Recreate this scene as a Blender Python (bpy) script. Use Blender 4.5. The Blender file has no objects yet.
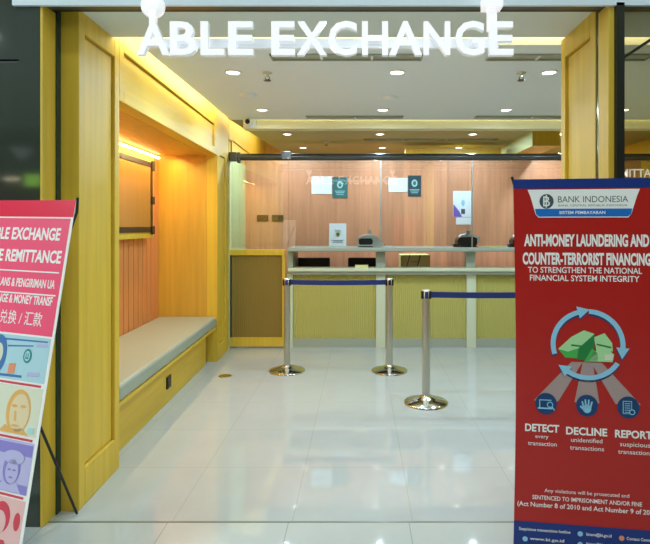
import bpy, bmesh, math, random
from mathutils import Vector, Matrix
random.seed(4)
S = bpy.context.scene
COL = S.collection
PI = math.pi

# ------------------------------------------------------------------ camera, world, lights, exposure
cam = bpy.data.cameras.new('camera')
cam.sensor_fit = 'HORIZONTAL'; cam.sensor_width = 36.0
cam.lens = 520 / 650 * 36
cam.shift_x = -35 / 650; cam.shift_y = -46 / 650
cam.clip_start = 0.05
camo = bpy.data.objects.new('camera', cam); COL.objects.link(camo)
camo.location = (0, 0, 1.5); camo.rotation_euler = (PI / 2, 0, 0)
S.camera = camo

W = bpy.data.worlds.new('world'); S.world = W
W.use_nodes = True
W.node_tree.nodes['Background'].inputs[0].default_value = (0.72, 0.86, 0.84, 1)
W.node_tree.nodes['Background'].inputs[1].default_value = 0.35
S.view_settings.view_transform = 'Standard'
S.view_settings.look = 'None'
S.view_settings.gamma = 1
S.view_settings.use_curve_mapping = False
S.view_settings.exposure = 0.1
S.cycles.max_bounces = 10
S.cycles.diffuse_bounces = 5
S.cycles.glossy_bounces = 5
S.cycles.transparent_max_bounces = 12
S.cycles.caustics_reflective = False
S.cycles.caustics_refractive = False
S.cycles.sample_clamp_indirect = 4.0
S.cycles.use_denoising = True

DOWN_W = 10.5
def area(name, loc, rot, sx, sy, power, color, spread=PI):
    l = bpy.data.lights.new(name, 'AREA'); l.shape = 'RECTANGLE'; l.size = sx; l.size_y = sy
    l.energy = power; l.color = color; l.spread = spread
    o = bpy.data.objects.new(name, l); COL.objects.link(o); o.location = loc; o.rotation_euler = rot
    return o
WARM = (1.0, 0.80, 0.42); COOL = (0.86, 0.97, 1.0)
# mall ceiling panels behind and over the camera, then an added wash
area('mall_panel_light', (-4.3, 0.4, 3.36), (0, 0, 0), 1.5, 0.6, 150, COOL)
area('mall_panel_light', (0.6, -0.4, 3.36), (0, 0, 0), 2.2, 0.6, 50, COOL)
area('added_header_wash', (0.6, 1.9, 3.34), (math.radians(48), 0, 0), 6.0, 0.06, 11, COOL)  # unseen strip, added to brighten the header face
# hidden cove strips in the ceiling troughs
area('cove_light', (0.9, 3.16, 2.80), (math.radians(70), 0, 0), 5.0, 0.05, 9, (1, .97, .88))
area('cove_light', (1.1, 5.52, 2.80), (math.radians(60), 0, 0), 4.8, 0.05, 12, (1, .97, .86))
area('cove_light', (-1.33, 4.4, 2.82), (0, math.radians(60), 0), 0.05, 2.4, 13, (1, .93, .62))
area('cove_light', (-1.30, 7.2, 2.90), (0, math.radians(60), 0), 0.05, 2.4, 7, (1, .93, .62))

# ------------------------------------------------------------------ materials
def lin(c):
    return tuple(((v / 255) / 12.92 if v / 255 <= 0.04045 else ((v / 255 + 0.055) / 1.055) ** 2.4) for v in c) + (1,)
def P(m): return m.node_tree.nodes['Principled BSDF']
def mat(name, c, rough=0.5, metal=0.0, emit=0.0, spec=0.5, var=0.0, scale=(8, 8, 8), ec=None, bump=0.0):
    m = bpy.data.materials.new(name); m.use_nodes = True
    nt = m.node_tree; p = P(m)
    p.inputs['Base Color'].default_value = lin(c)
    p.inputs['Roughness'].default_value = rough; p.inputs['Metallic'].default_value = metal
    p.inputs['Specular IOR Level'].default_value = spec
    if emit:
        p.inputs['Emission Color'].default_value = lin(ec or c); p.inputs['Emission Strength'].default_value = emit
    if var or bump:
        tc = nt.nodes.new('ShaderNodeTexCoord'); mp = nt.nodes.new('ShaderNodeMapping'); mp.inputs['Scale'].default_value = scale
        nz = nt.nodes.new('ShaderNodeTexNoise'); nz.inputs['Scale'].default_value = 1.0; nz.inputs['Detail'].default_value = 5
        nt.links.new(tc.outputs['Object'], mp.inputs[0]); nt.links.new(mp.outputs[0], nz.inputs['Vector'])
        if var:
            r = nt.nodes.new('ShaderNodeValToRGB')
            a = tuple(max(0, v * (1 - var)) for v in lin(c)[:3]) + (1,); b = tuple(min(1, v * (1 + var)) for v in lin(c)[:3]) + (1,)
            r.color_ramp.elements[0].position = 0.3; r.color_ramp.elements[1].position = 0.7
            r.color_ramp.elements[0].color = a; r.color_ramp.elements[1].color = b
            nt.links.new(nz.outputs['Fac'], r.inputs[0]); nt.links.new(r.outputs[0], p.inputs['Base Color'])
        if bump:
            bp = nt.nodes.new('ShaderNodeBump'); bp.inputs['Strength'].default_value = bump; bp.inputs['Distance'].default_value = 0.002
            nt.links.new(nz.outputs['Fac'], bp.inputs['Height']); nt.links.new(bp.outputs[0], p.inputs['Normal'])
    return m
def wood(name, c, var=0.16, rough=0.5, grain=(22, 22, 1.1), plank=0.0):
    """vertical grain; plank > 0 gives each board of that width its own tone"""
    m = mat(name, c, rough, var=var, scale=grain)
    nt = m.node_tree; p = P(m)
    if plank:
        ramp = [n for n in nt.nodes if n.type == 'VALTORGB'][0]
        tc = [n for n in nt.nodes if n.type == 'TEX_COORD'][0]
        sx = nt.nodes.new('ShaderNodeSeparateXYZ'); nt.links.new(tc.outputs['Object'], sx.inputs[0])
        d = nt.nodes.new('ShaderNodeMath'); d.operation = 'DIVIDE'; d.inputs[1].default_value = plank; nt.links.new(sx.outputs['X'], d.inputs[0])
        f = nt.nodes.new('ShaderNodeMath'); f.operation = 'FLOOR'; nt.links.new(d.outputs[0], f.inputs[0])
        wn = nt.nodes.new('ShaderNodeTexWhiteNoise'); wn.noise_dimensions = '1D'; nt.links.new(f.outputs[0], wn.inputs['W'])
        mr = nt.nodes.new('ShaderNodeMapRange'); mr.inputs['To Min'].default_value = 0.84; mr.inputs['To Max'].default_value = 1.12
        nt.links.new(wn.outputs['Value'], mr.inputs['Value'])
        mx = nt.nodes.new('ShaderNodeVectorMath'); mx.operation = 'SCALE'
        nt.links.new(ramp.outputs[0], mx.inputs[0]); nt.links.new(mr.outputs[0], mx.inputs['Scale'])
        nt.links.new(mx.outputs[0], p.inputs['Base Color'])
    return m
def tile(name, c, x0, y0, px, py, grout, rough=0.03):
    m = mat(name, c, rough, spec=.75); nt = m.node_tree; p = P(m)
    tc = nt.nodes.new('ShaderNodeTexCoord'); sx = nt.nodes.new('ShaderNodeSeparateXYZ'); nt.links.new(tc.outputs['Object'], sx.inputs[0])
    outs = []
    for ax, o, pitch in (('X', x0, px), ('Y', y0, py)):
        s = nt.nodes.new('ShaderNodeMath'); s.operation = 'SUBTRACT'; s.inputs[1].default_value = o; nt.links.new(sx.outputs[ax], s.inputs[0])
        q = nt.nodes.new('ShaderNodeMath'); q.operation = 'PINGPONG'; q.inputs[1].default_value = pitch / 2; nt.links.new(s.outputs[0], q.inputs[0])
        l = nt.nodes.new('ShaderNodeMath'); l.operation = 'LESS_THAN'; l.inputs[1].default_value = 0.0022; nt.links.new(q.outputs[0], l.inputs[0])
        outs.append(l)
    mx = nt.nodes.new('ShaderNodeMath'); mx.operation = 'MAXIMUM'
    nt.links.new(outs[0].outputs[0], mx.inputs[0]); nt.links.new(outs[1].outputs[0], mx.inputs[1])
    mp = nt.nodes.new('ShaderNodeMapping'); mp.inputs['Scale'].default_value = (2.3, 2.3, 2.3); nt.links.new(tc.outputs['Object'], mp.inputs[0])
    nz = nt.nodes.new('ShaderNodeTexNoise'); nz.inputs['Scale'].default_value = 2; nz.inputs['Detail'].default_value = 6; nt.links.new(mp.outputs[0], nz.inputs['Vector'])
    r = nt.nodes.new('ShaderNodeValToRGB'); b = lin(c)
    r.color_ramp.elements[0].color = tuple(v * .94 for v in b[:3]) + (1,); r.color_ramp.elements[1].color = tuple(min(1, v * 1.05) for v in b[:3]) + (1,)
    nt.links.new(nz.outputs['Fac'], r.inputs[0])
    cm = nt.nodes.new('ShaderNodeMix'); cm.data_type = 'RGBA'
    nt.links.new(mx.outputs[0], cm.inputs['Factor']); nt.links.new(r.outputs[0], cm.inputs['A']); cm.inputs['B'].default_value = lin(grout)
    nt.links.new(cm.outputs['Result'], p.inputs['Base Color'])
    return m
def glass(name, tint, refl, edge=None):
    m = bpy.data.materials.new(name); m.use_nodes = True; nt = m.node_tree; nt.nodes.clear()
    out = nt.nodes.new('ShaderNodeOutputMaterial'); mx = nt.nodes.new('ShaderNodeMixShader')
    t = nt.nodes.new('ShaderNodeBsdfTransparent'); t.inputs[0].default_value = tint
    g = nt.nodes.new('ShaderNodeBsdfGlossy'); g.inputs['Roughness'].default_value = 0.01
    fr = nt.nodes.new('ShaderNodeFresnel'); fr.inputs[0].default_value = 1.5
    a = nt.nodes.new('ShaderNodeMath'); a.operation = 'ADD'; a.inputs[1].default_value = refl; nt.links.new(fr.outputs[0], a.inputs[0])
    nt.links.new(a.outputs[0], mx.inputs[0]); nt.links.new(t.outputs[0], mx.inputs[1]); nt.links.new(g.outputs[0], mx.inputs[2])
    nt.links.new(mx.outputs[0], out.inputs[0])
    return m

M = {}
M['wood'] = wood('honey_wood', (220, 184, 58), var=.08)
M['wood_dark'] = wood('amber_wood', (208, 164, 58), var=.09)
M['wood_h'] = wood('honey_wood_long', (220, 184, 58), var=.08, grain=(22, 1.2, 22))
M['wood_back'] = wood('orange_wood', (226, 156, 116), var=.12, plank=.31, grain=(26, 26, 1.3))
M['wood_amber'] = wood('amber_panel', (166, 116, 34), var=.06, rough=.7)
M['slat'] = mat('pink_slat', (218, 140, 78), .5, var=.08, scale=(20, 20, 2))
M['slat_gap'] = mat('slat_groove', (150, 84, 46), .6)
M['floor_in'] = tile('cream_tile', (190, 197, 196), .267, 2.63, .61, .6, (176, 180, 168))
M['floor_out'] = tile('mall_tile', (198, 204, 200), .248, 2.03, .61, .6, (160, 168, 160))
M['threshold'] = mat('threshold_strip', (128, 132, 116), .3)
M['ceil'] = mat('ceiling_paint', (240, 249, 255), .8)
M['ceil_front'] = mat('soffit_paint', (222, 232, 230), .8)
M['ceil_back'] = mat('back_ceiling_dimmed', (166, 160, 108), .8)  # darker than the front ceilings: the dimmer light there is in the colour
M['cream'] = mat('cream_paint', (242, 234, 190), .6)
M['mint'] = mat('mint_paint', (196, 206, 146), .6)
M['alu'] = mat('blue_grey_panel', (226, 238, 246), .35)
M['dark'] = mat('dark_metal', (44, 44, 36), .35, .3)
M['darkgreen'] = mat('glass_edge', (34, 66, 58), .15)
M['grey_tube'] = mat('grey_tube', (92, 94, 92), .3, .5)
M['steel'] = mat('brushed_steel', (205, 206, 196), .36, 1.0)
M['chrome'] = mat('polished_steel', (220, 220, 214), .12, 1.0)
M['black'] = mat('black_plastic', (22, 22, 24), .4)
M['navy'] = mat('navy_belt', (26, 44, 112), .6)
M['white'] = mat('white_plastic', (246, 246, 244), .4)
M['sign'] = mat('lit_acrylic', (238, 236, 240), .35, emit=.42, ec=(255, 252, 255))
M['sign_side'] = mat('clear_acrylic_side', (222, 226, 230), .2, emit=.3)
M['lens'] = mat('lamp_lens', (255, 255, 255), .5, emit=6.0, ec=(255, 252, 240))
M['led'] = mat('led_strip', (255, 250, 230), .5, emit=7.0, ec=(255, 238, 200))
M['paper'] = mat('paper', (240, 243, 248), .7)
M['cushion'] = mat('pale_vinyl', (158, 166, 148), .45, bump=.15, scale=(60, 60, 60))
M['counter'] = mat('sage_laminate', (166, 174, 158), .3)
M['counter_post'] = mat('sage_post', (214, 220, 190), .3)
M['flute'] = mat('fluted_olive', (196, 188, 106), .25)
M['flute_dark'] = mat('fluted_brown', (152, 126, 60), .3)
M['tealcard'] = mat('teal_card', (58, 110, 112), .6)
M['darkcard'] = mat('dark_teal_card', (38, 74, 84), .6)
M['palecircle'] = mat('pale_aqua', (176, 222, 220), .6)
M['purple'] = mat('purple_print', (120, 96, 190), .6)
M['note_yellow'] = mat('yellow_note', (228, 226, 150), .7)
M['redb'] = mat('banner_red', (186, 32, 26), .3)
M['redl'] = mat('banner_coral', (255, 88, 124), .35)
M['redl2'] = mat('banner_crimson', (240, 30, 70), .3)
M['blueb'] = mat('banner_blue', (18, 50, 128), .35)
M['blue2'] = mat('banner_bright_blue', (20, 110, 196), .4)
M['ptext'] = mat('printed_white', (250, 246, 240), .5)
M['ptextgrey'] = mat('printed_slate', (66, 84, 96), .5)
M['iconblue'] = mat('icon_blue', (16, 62, 112), .5)
M['skyblue'] = mat('arrow_blue', (150, 206, 232), .5)
M['beam'] = mat('beam_grey', (176, 150, 146), .5)
M['green'] = mat('money_green', (70, 180, 80), .5)
M['greenl'] = mat('money_pale_green', (176, 224, 160), .5)
M['greend'] = mat('money_dark_green', (34, 130, 62), .5)
M['nblue'] = mat('note_blue', (180, 216, 224), .5)
M['nblue2'] = mat('note_ink_blue', (70, 120, 180), .5)
M['teal'] = mat('note_teal', (40, 140, 140), .5)
M['norange'] = mat('note_orange', (236, 150, 110), .5)
M['ncream'] = mat('note_cream', (226, 226, 200), .5)
M['nface'] = mat('note_gold', (236, 178, 96), .5)
M['nface2'] = mat('note_pale_gold', (234, 212, 168), .5)
M['nviolet'] = mat('note_violet', (146, 132, 206), .5)
M['nviolet2'] = mat('note_pale_violet', (192, 186, 226), .5)
M['nred'] = mat('note_pink', (240, 190, 186), .5)
M['nred2'] = mat('note_red', (218, 66, 84), .5)
M['brass'] = mat('brass', (190, 160, 80), .3, .8)
M['glass'] = glass('clear_glass', (.95, .97, .95, 1), .075)
M['glass_tint'] = glass('tinted_glass', (.90, .87, .74, 1), .02)
M['glass_pic'] = glass('picture_glass', (.92, .92, .85, 1), .08)
M['darkpanel'] = mat('dark_gloss_panel', (56, 63, 54), .06, spec=.8)
M['mallwall'] = mat('mall_wall', (96, 84, 62), .6)
M['limelit'] = mat('lime_lit_sign', (160, 210, 90), .5, emit=5.0, ec=(150, 210, 70))
M['malldark'] = mat('mall_dark_brown', (70, 46, 30), .5)

# ------------------------------------------------------------------ mesh helpers
class MB:
    def __init__(self, xf=None):
        self.v = []; self.f = []; self.mi = []; self.mats = []; self.sm = []; self.xf = xf
    def m(self, key):
        if key not in self.mats: self.mats.append(key)
        return self.mats.index(key)
    def add(self, vs, fs, key, smooth=False):
        b = len(self.v); i = self.m(key)
        for p in vs:
            p = Vector(p)
            self.v.append(self.xf(p) if self.xf else p)
        for f in fs:
            self.f.append([b + k for k in f]); self.mi.append(i); self.sm.append(smooth)
        return self
    def box(self, x0, x1, y0, y1, z0, z1, key):
        vs = [(x, y, z) for x in (x0, x1) for y in (y0, y1) for z in (z0, z1)]
        return self.add(vs, [(0, 1, 3, 2), (4, 6, 7, 5), (0, 4, 5, 1), (2, 3, 7, 6), (0, 2, 6, 4), (1, 5, 7, 3)], key)
    def prism(self, pts, O, U, V, N, depth, key, front=None):
        """polygon pts in the frame O,U,V extruded along N"""
        O, U, V, N = Vector(O), Vector(U), Vector(V), Vector(N); n = len(pts)
        vs = [O + U * a + V * b for a, b in pts] + [O + U * a + V * b + N * depth for a, b in pts]
        self.add(vs, [tuple(range(n))[::-1]] + [(k, (k + 1) % n, n + (k + 1) % n, n + k) for k in range(n)], key)
        self.add(vs[n:], [tuple(range(n))], front or key)
        return self
    def lathe(self, prof, c, key, n=32, axis='z', cap=True):
        vs, fs = [], []; c = Vector(c)
        for r, h in prof:
            for k in range(n):
                a = 2 * PI * k / n
                d = {'z': (r * math.cos(a), r * math.sin(a), h), 'y': (r * math.cos(a), h, r * math.sin(a)), 'x': (h, r * math.cos(a), r * math.sin(a))}[axis]
                vs.append(c + Vector(d))
        for i in range(len(prof) - 1):
            for k in range(n):
                fs.append((i * n + k, i * n + (k + 1) % n, (i + 1) * n + (k + 1) % n, (i + 1) * n + k))
        self.add(vs, fs, key, True)
        if cap:
            self.add(vs[:n], [tuple(range(n))[::-1]], key); self.add(vs[-n:], [tuple(range(n))], key)
        return self
    def tube(self, pts, r, key, n=10):
        pts = [Vector(p) for p in pts]; vs, fs = [], []
        for i, p in enumerate(pts):
            t = (pts[min(i + 1, len(pts) - 1)] - pts[max(i - 1, 0)]).normalized()
            a = t.cross(Vector((0, 0, 1)))
            if a.length < 1e-3: a = t.cross(Vector((1, 0, 0)))
            a.normalize(); b = t.cross(a)
            for k in range(n):
                vs.append(p + (a * math.cos(2 * PI * k / n) + b * math.sin(2 * PI * k / n)) * r)
        for i in range(len(pts) - 1):
            for k in range(n):
                fs.append((i * n + k, i * n + (k + 1) % n, (i + 1) * n + (k + 1) % n, (i + 1) * n + k))
        self.add(vs, fs, key, True)
        self.add(vs[:n], [tuple(range(n))[::-1]], key); self.add(vs[-n:], [tuple(range(n))], key)
        return self
    def text(self, s, x0, x1, yb, cap, key, frame, depth=0.0006, bold=0.0, side=None, shear=0.0):
        O, U, V, N = (Vector(q) for q in frame)
        vs, fs = text_geo(s, bold, shear)
        if not vs: return self
        mn = min(p[0] for p in vs); mx_ = max(p[0] for p in vs)
        cy = CAPS[0]; sx = (x1 - x0) / (mx_ - mn); sy = cap / cy
        zs = max(p[2] for p in vs); zm = min(p[2] for p in vs)
        P3 = [O + U * (x0 + (p[0] - mn) * sx) + V * (yb + p[1] * sy) + N * ((p[2] - zm) / (zs - zm) * depth) for p in vs]
        if side is None: return self.add(P3, fs, key)
        top = [f for f in fs if all(abs(vs[k][2] - zs) < 1e-6 for k in f) or all(abs(vs[k][2] - zm) < 1e-6 for k in f)]; oth = [f for f in fs if f not in top]
        self.add(P3, oth, side); return self.add(P3, top, key)
    def build(self, name, parent=None, origin=None, bevel=0.0, kind=None, seg=2):
        me = bpy.data.meshes.new(name)
        o0 = Vector(origin) if origin is not None else (Vector(parent['_base']) if parent is not None and '_base' in parent else Vector((0, 0, 0)))
        me.from_pydata([p - o0 for p in self.v], [], self.f)
        for k in self.mats: me.materials.append(M[k])
        me.polygons.foreach_set('material_index', self.mi); me.polygons.foreach_set('use_smooth', self.sm)
        bm = bmesh.new(); bm.from_mesh(me)
        bmesh.ops.recalc_face_normals(bm, faces=bm.faces) if len(bm.faces) < 20000 else None
        bm.to_mesh(me); bm.free(); me.update()
        o = bpy.data.objects.new(name, me); COL.objects.link(o)
        if parent is not None:
            o.parent = parent
            if origin is not None: o.location = o0 - Vector(parent['_base'])
            o['_base'] = tuple(o0)
        else:
            o.location = o0; o['_base'] = tuple(o0)
        if kind: o['kind'] = kind
        if bevel:
            bv = o.modifiers.new('bevel', 'BEVEL'); bv.width = bevel; bv.segments = seg; bv.limit_method = 'ANGLE'; bv.angle_limit = math.radians(40)
        return o
_tc = {}
CAPS = [0.7]
def text_geo(s, bold, shear=0.0):
    k = (s, bold, shear)
    if k in _tc: return _tc[k]
    cu = bpy.data.curves.new('lettering_source', 'FONT'); cu.body = s; cu.size = 1; cu.extrude = 0.05; cu.offset = bold; cu.shear = shear
    cu.resolution_u = 3; cu.bevel_depth = 0
    ob = bpy.data.objects.new('lettering_source', cu); COL.objects.link(ob)
    bpy.context.view_layer.update()
    dg = bpy.context.evaluated_depsgraph_get()
    me = bpy.data.meshes.new_from_object(ob.evaluated_get(dg))
    r = ([tuple(v.co) for v in me.vertices], [tuple(p.vertices) for p in me.polygons])
    bpy.data.objects.remove(ob); bpy.data.curves.remove(cu); bpy.data.meshes.remove(me)
    _tc[k] = r
    return r
_h = text_geo('H', 0.0); CAPS[0] = max(p[1] for p in _h[0])

def root(name, loc, label, cat, group=None):
    o = bpy.data.objects.new(name, None); COL.objects.link(o); o.location = loc; o['_base'] = tuple(loc)
    o.empty_display_size = .1
    return tag(o, label, cat, group)
def tag(o, label, cat, group=None):
    o['label'] = label; o['category'] = cat
    if group: o['group'] = group
    return o
def dup(r, loc, label, group=None):
    c = r.copy(); COL.objects.link(c); c.location = loc; c['label'] = label
    if group: c['group'] = group
    for ch in list(r.children):
        d = ch.copy(); COL.objects.link(d); d.parent = c
        for g in list(ch.children):
            e = g.copy(); COL.objects.link(e); e.parent = d
    return c
def ell(cx, cy, rx, ry, n=28, a0=0, a1=2 * PI):
    full = abs(a1 - a0 - 2 * PI) < 1e-6
    return [(cx + rx * math.cos(a0 + (a1 - a0) * k / (n if full else n - 1)), cy + ry * math.sin(a0 + (a1 - a0) * k / (n if full else n - 1))) for k in range(n)]
def struct(mb, name, bevel=0.0): return mb.build(name, bevel=bevel, kind='structure')

# ------------------------------------------------------------------ setting
XL = lambda y: -1.478 - .0319 * (y - 2.735)            # face of the left wall runs very slightly outwards
def LW(p): return Vector((XL(p.y) - p.x, p.y, p.z))      # x = depth into the wall
XR, ROOF = 4.0, 3.02

struct(MB().box(-3.2, XR + .2, 2.642, 9.4, -.12, 0, 'floor_in'), 'floor')
struct(MB().box(-8, 8, -5.2, 2.629, -.12, 0, 'floor_out'), 'floor_mall')
struct(MB().box(-3.2, XR + .2, 2.629, 2.642, -.12, .0012, 'threshold'), 'trim_threshold')
# ceilings
struct(MB().box(-1.72, XR, 2.66, 3.14, 2.64, 2.74, 'ceil_front'), 'ceiling_entrance')
struct(MB().box(-1.385, XR, 3.275, 5.58, 2.64, 2.75, 'ceil').box(-1.385, XR, 3.2745, 3.275, 2.642, 2.75, 'cream'), 'ceiling')
struct(MB().box(-1.27, XR, 5.66, 5.80, 2.56, 2.80, 'cream'), 'trim_ceiling_beam')
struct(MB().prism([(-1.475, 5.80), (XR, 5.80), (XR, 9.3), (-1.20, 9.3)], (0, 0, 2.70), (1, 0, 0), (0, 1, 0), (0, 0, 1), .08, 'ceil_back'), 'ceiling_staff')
struct(MB().box(-3.2, XR + .2, 2.6, 9.4, ROOF, ROOF + .1, 'ceil'), 'ceiling_slab')
# left wall, built of panels with a true recess
def panel(mb, y0, y1, z0, z1, iy0, iy1, iz0, iz1, d=.018, deep=.12, key='wood'):
    mb.box(0, deep, y0, iy0, z0, z1, key); mb.box(0, deep, iy1, y1, z0, z1, key)
    mb.box(0, deep, iy0, iy1, z0, iz0, key); mb.box(0, deep, iy0, iy1, iz1, z1, key)
    mb.box(d, deep, iy0 + .006, iy1 - .006, iz0 + .006, iz1 - .006, key)
    mb.box(d + .012, deep, iy0, iy1, iz0, iz1, 'wood_dark')
b = MB(LW)
panel(b, 2.735, 3.23, 0, ROOF, 2.80, 3.165, .2, 2.53)
struct(b, 'wall_left_pilaster', .004)
b = MB(LW)
panel(b, 3.23, 5.74, 2.28, ROOF, 3.30, 5.62, 2.36, 2.60, key='wood_h')
struct(b, 'wall_left_bulkhead', .004)
b = MB(LW)
panel(b, 5.74, 6.30, 0, ROOF, 5.86, 6.16, .16, 2.30)
b.box(.02, .12, 6.30, 6.33, 0, ROOF, 'dark'); b.box(0, .12, 6.33, 7.4, 0, 2.36, 'mint')
panel(b, 6.33, 6.52, 2.36, ROOF, 6.34, 6.50, 2.36, 2.56); panel(b, 6.52, 9.3, 2.36, ROOF, 6.56, 9.2, 2.36, 2.58)
struct(b, 'wall_left', .004)
b = MB(LW)
b.box(.12, .66, 3.18, 3.23, 0, 2.30, 'wood').box(.12, .66, 5.74, 5.79, 0, 2.30, 'wood_dark').box(.121, .66, 3.23, 5.74, 2.28, 2.32, 'wood_dark')
b.box(.0, .004, 5.735, 5.74, 0, 2.28, 'wood')
struct(b, 'wall_left_niche')
b = MB(LW)
b.box(.664, .70, 3.18, 5.79, 0, 2.32, 'slat_gap')
n = 22; w_ = (5.74 - 3.23) / n
for k in range(n):
    y = 3.23 + k * w_
    b.box(.650, .666, y + .006, y + w_ - .006, 0, 2.28, 'slat')
struct(b, 'wall_left_slats')
# outer storefront: jambs, mullions, glazing, header
struct(MB().box(-1.594, -1.58, 2.59, 2.70, 0, 2.606, 'wood'), 'trim_jamb_left', .003)
struct(MB().box(1.237, 1.268, 2.59, 2.70, 0, 2.606, 'wood'), 'trim_jamb_right', .003)
struct(MB().box(-1.64, -1.573, 2.70, 2.735, 0, 2.64, 'darkgreen'), 'trim_groove_left')
struct(MB().box(1.243, 1.33, 2.70, 2.735, 0, 2.64, 'darkgreen'), 'trim_groove_right')
struct(MB().box(-1.70, -1.594, 2.59, 2.70, 0, 2.606, 'darkpanel'), 'trim_mullion_left')
struct(MB().box(1.268, 1.308, 2.57, 2.70, 0, 2.606, 'dark'), 'trim_mullion_right')
struct(MB().box(-7, -1.70, 2.60, 2.64, 0, 2.318, 'darkpanel').box(-7, -1.70, 2.60, 2.64, 2.334, 3.4, 'darkpanel').box(-7, -1.70, 2.615, 2.64, 2.318, 2.334, 'black'), 'wall_front_left')
struct(MB().box(1.308, 4.1, 2.63, 2.64, 0.0, 2.606, 'glass_tint'), 'window_1')
struct(MB().box(-1.72, 7, 2.57, 2.70, 2.64, 3.4, 'alu').box(-1.72, 7, 2.57, 2.588, 2.592, 2.64, 'alu').box(-1.70, 7, 2.588, 2.66, 2.606, 2.64, 'grey_tube').box(-1.70, XR, 2.66, 2.70, 2.612, 2.64, 'dark'), 'wall_front_header')
struct(MB().box(4.1, 7, 2.60, 2.64, 0, 2.606, 'darkpanel'), 'wall_front_right')
# right pilaster (its room-facing face carries one recessed panel)
b = MB(lambda p: Vector((1.237 + p.x, p.y, p.z)))
panel(b, 2.735, 3.20, 0, 2.64, 2.80, 3.14, .2, 2.52)
struct(b, 'wall_right_pilaster', .004)
struct(MB().box(XR, XR + .15, 2.64, 9.4, 0, ROOF, 'wood'), 'wall_right')
struct(MB().box(-3.2, XR, 9.3, 9.4, 0, ROOF, 'wood_dark'), 'wall_back_far')
struct(MB().box(-1.76, XR, 7.40, 7.5, 0, 2.50, 'wood_back'), 'wall_back')
# lit pelmet and the column at the far side
struct(MB().box(.66, 2.05, 7.55, 7.7, 2.502, 2.625, 'wood'), 'trim_back_pelmet')
struct(MB().box(2.16, 2.50, 6.50, 7.40, 2.502, 2.70, 'wood').box(2.155, 2.16, 6.505, 9.2, 2.502, 2.70, 'mint').box(2.16, 2.5, 7.40, 9.2, 2.502, 2.70, 'wood'), 'trim_column_right')
# the mall behind the camera
struct(MB().box(-8, 8, -5.2, -5.0, 0, 3.4, 'mallwall'), 'wall_mall_opposite')
struct(MB().box(-8, 8, -5.2, 2.59, 3.4, 3.5, 'ceil_front'), 'ceiling_mall')

# ------------------------------------------------------------------ ceiling fittings
def downlight(loc, power):
    r = root('downlight', loc, 'x', 'downlight', 'recessed downlights in the white ceilings')
    x, y, z = loc
    MB().lathe([(.062, -.001), (.062, -.006), (.054, -.010), (.047, -.004), (.047, .0)], loc, 'white', 28, cap=False).build('trim_ring', r)
    MB().lathe([(.0, -.0045), (.047, -.0045)], loc, 'lens', 28, cap=False).build('lens', r)
    l = bpy.data.lights.new('lamp', 'AREA'); l.shape = 'DISK'; l.size = .085; l.energy = power; l.color = (.70, .92, 1.10); l.spread = PI
    o = bpy.data.objects.new('lamp', l); COL.objects.link(o); o.parent = r; o.location = (0, 0, -.016)
    return r
rows = [(3.85, 2.64, (-.94, .274, 1.40, 2.58), 'row nearest the entrance'),
        (5.09, 2.64, (-.96, .225, 1.43, 2.58), 'row before the cream ceiling beam'),
        (6.78, 2.70, (-.95, .26, 1.47, 2.62), 'row over the counter behind the cream beam'),
        (7.95, 2.70, (-.87, .34, 1.51, 2.66), 'rearmost row over the wood back wall')]
ordn = ('first', 'second', 'third', 'fourth')
proto = None
for y, z, xs, nm in rows:
    if z > 2.65: proto = None                # the staff side has brighter lamps
    for k, x in enumerate(xs):
        lab = 'round recessed downlight, %s from left in the %s' % (ordn[k], nm)
        if proto is None: proto = downlight((x, y, z), DOWN_W * (1.9 if z > 2.65 else 1.0)); proto['label'] = lab
        else: dup(proto, (x, y, z), lab)
def diffuser(x0, x1, y, z, w, label, splits):
    r = root('air_diffuser', ((x0 + x1) / 2, y, z), label, 'air vent', 'slot air diffusers in the ceiling')
    MB().box(x0, x1, y - w, y - w + .014, z - .012, z, 'counter').box(x0, x1, y + w - .014, y + w, z - .012, z, 'counter').box(x0, x0 + .012, y - w, y + w, z - .012, z, 'counter').box(x1 - .012, x1, y - w, y + w, z - .012, z, 'counter').build('frame', r)
    MB().box(x0 + .012, x1 - .012, y - w + .014, y + w - .014, z - .003, z, 'counter').build('slot', r)
    for s in splits: MB().box(s - .008, s + .008, y - w + .014, y + w - .014, z - .010, z - .003, 'white').build('divider', r)
diffuser(-.60, .42, 3.50, 2.64, .06, 'grey slot air diffuser above the middle of the sign, near the entrance', (-.26, .08))
diffuser(.86, 1.95, 3.50, 2.64, .06, 'grey slot air diffuser at the ceiling front beside the timber pilaster', (1.2,))
diffuser(-.56, .45, 5.42, 2.64, .05, 'thin dark slot air diffuser in front of the middle of the cream beam', (-.05,))
diffuser(1.2, 2.35, 5.42, 2.64, .05, 'thin dark slot air diffuser before the beam, nearer the pilaster', (1.8,))
diffuser(-.5, .5, 6.15, 2.70, .05, 'dark slot air diffuser just behind the middle of the cream beam', (0,))
diffuser(1.15, 2.1, 6.15, 2.70, .05, 'dark slot air diffuser behind the beam beside the mint panel', (1.6,))
diffuser(.05, 1.9, 7.2, 2.70, .05, 'long dark slot air diffuser in the back ceiling over the wood wall', (.6, 1.2))
for k, (x, y, lab) in enumerate(((-.966, 4.5, 'round flat ceiling detector beside the timber wall, between two downlights'), (.27, 4.6, 'round flat ceiling detector in the middle of the main ceiling'))):
    o = MB().lathe([(.07, 0), (.07, -.012), (.05, -.028), (.0, -.030)], (x, y, 2.64), 'ceil', 24, cap=False).build('ceiling_detector', origin=(x, y, 2.64))
    tag(o, lab, 'detector')
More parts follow.
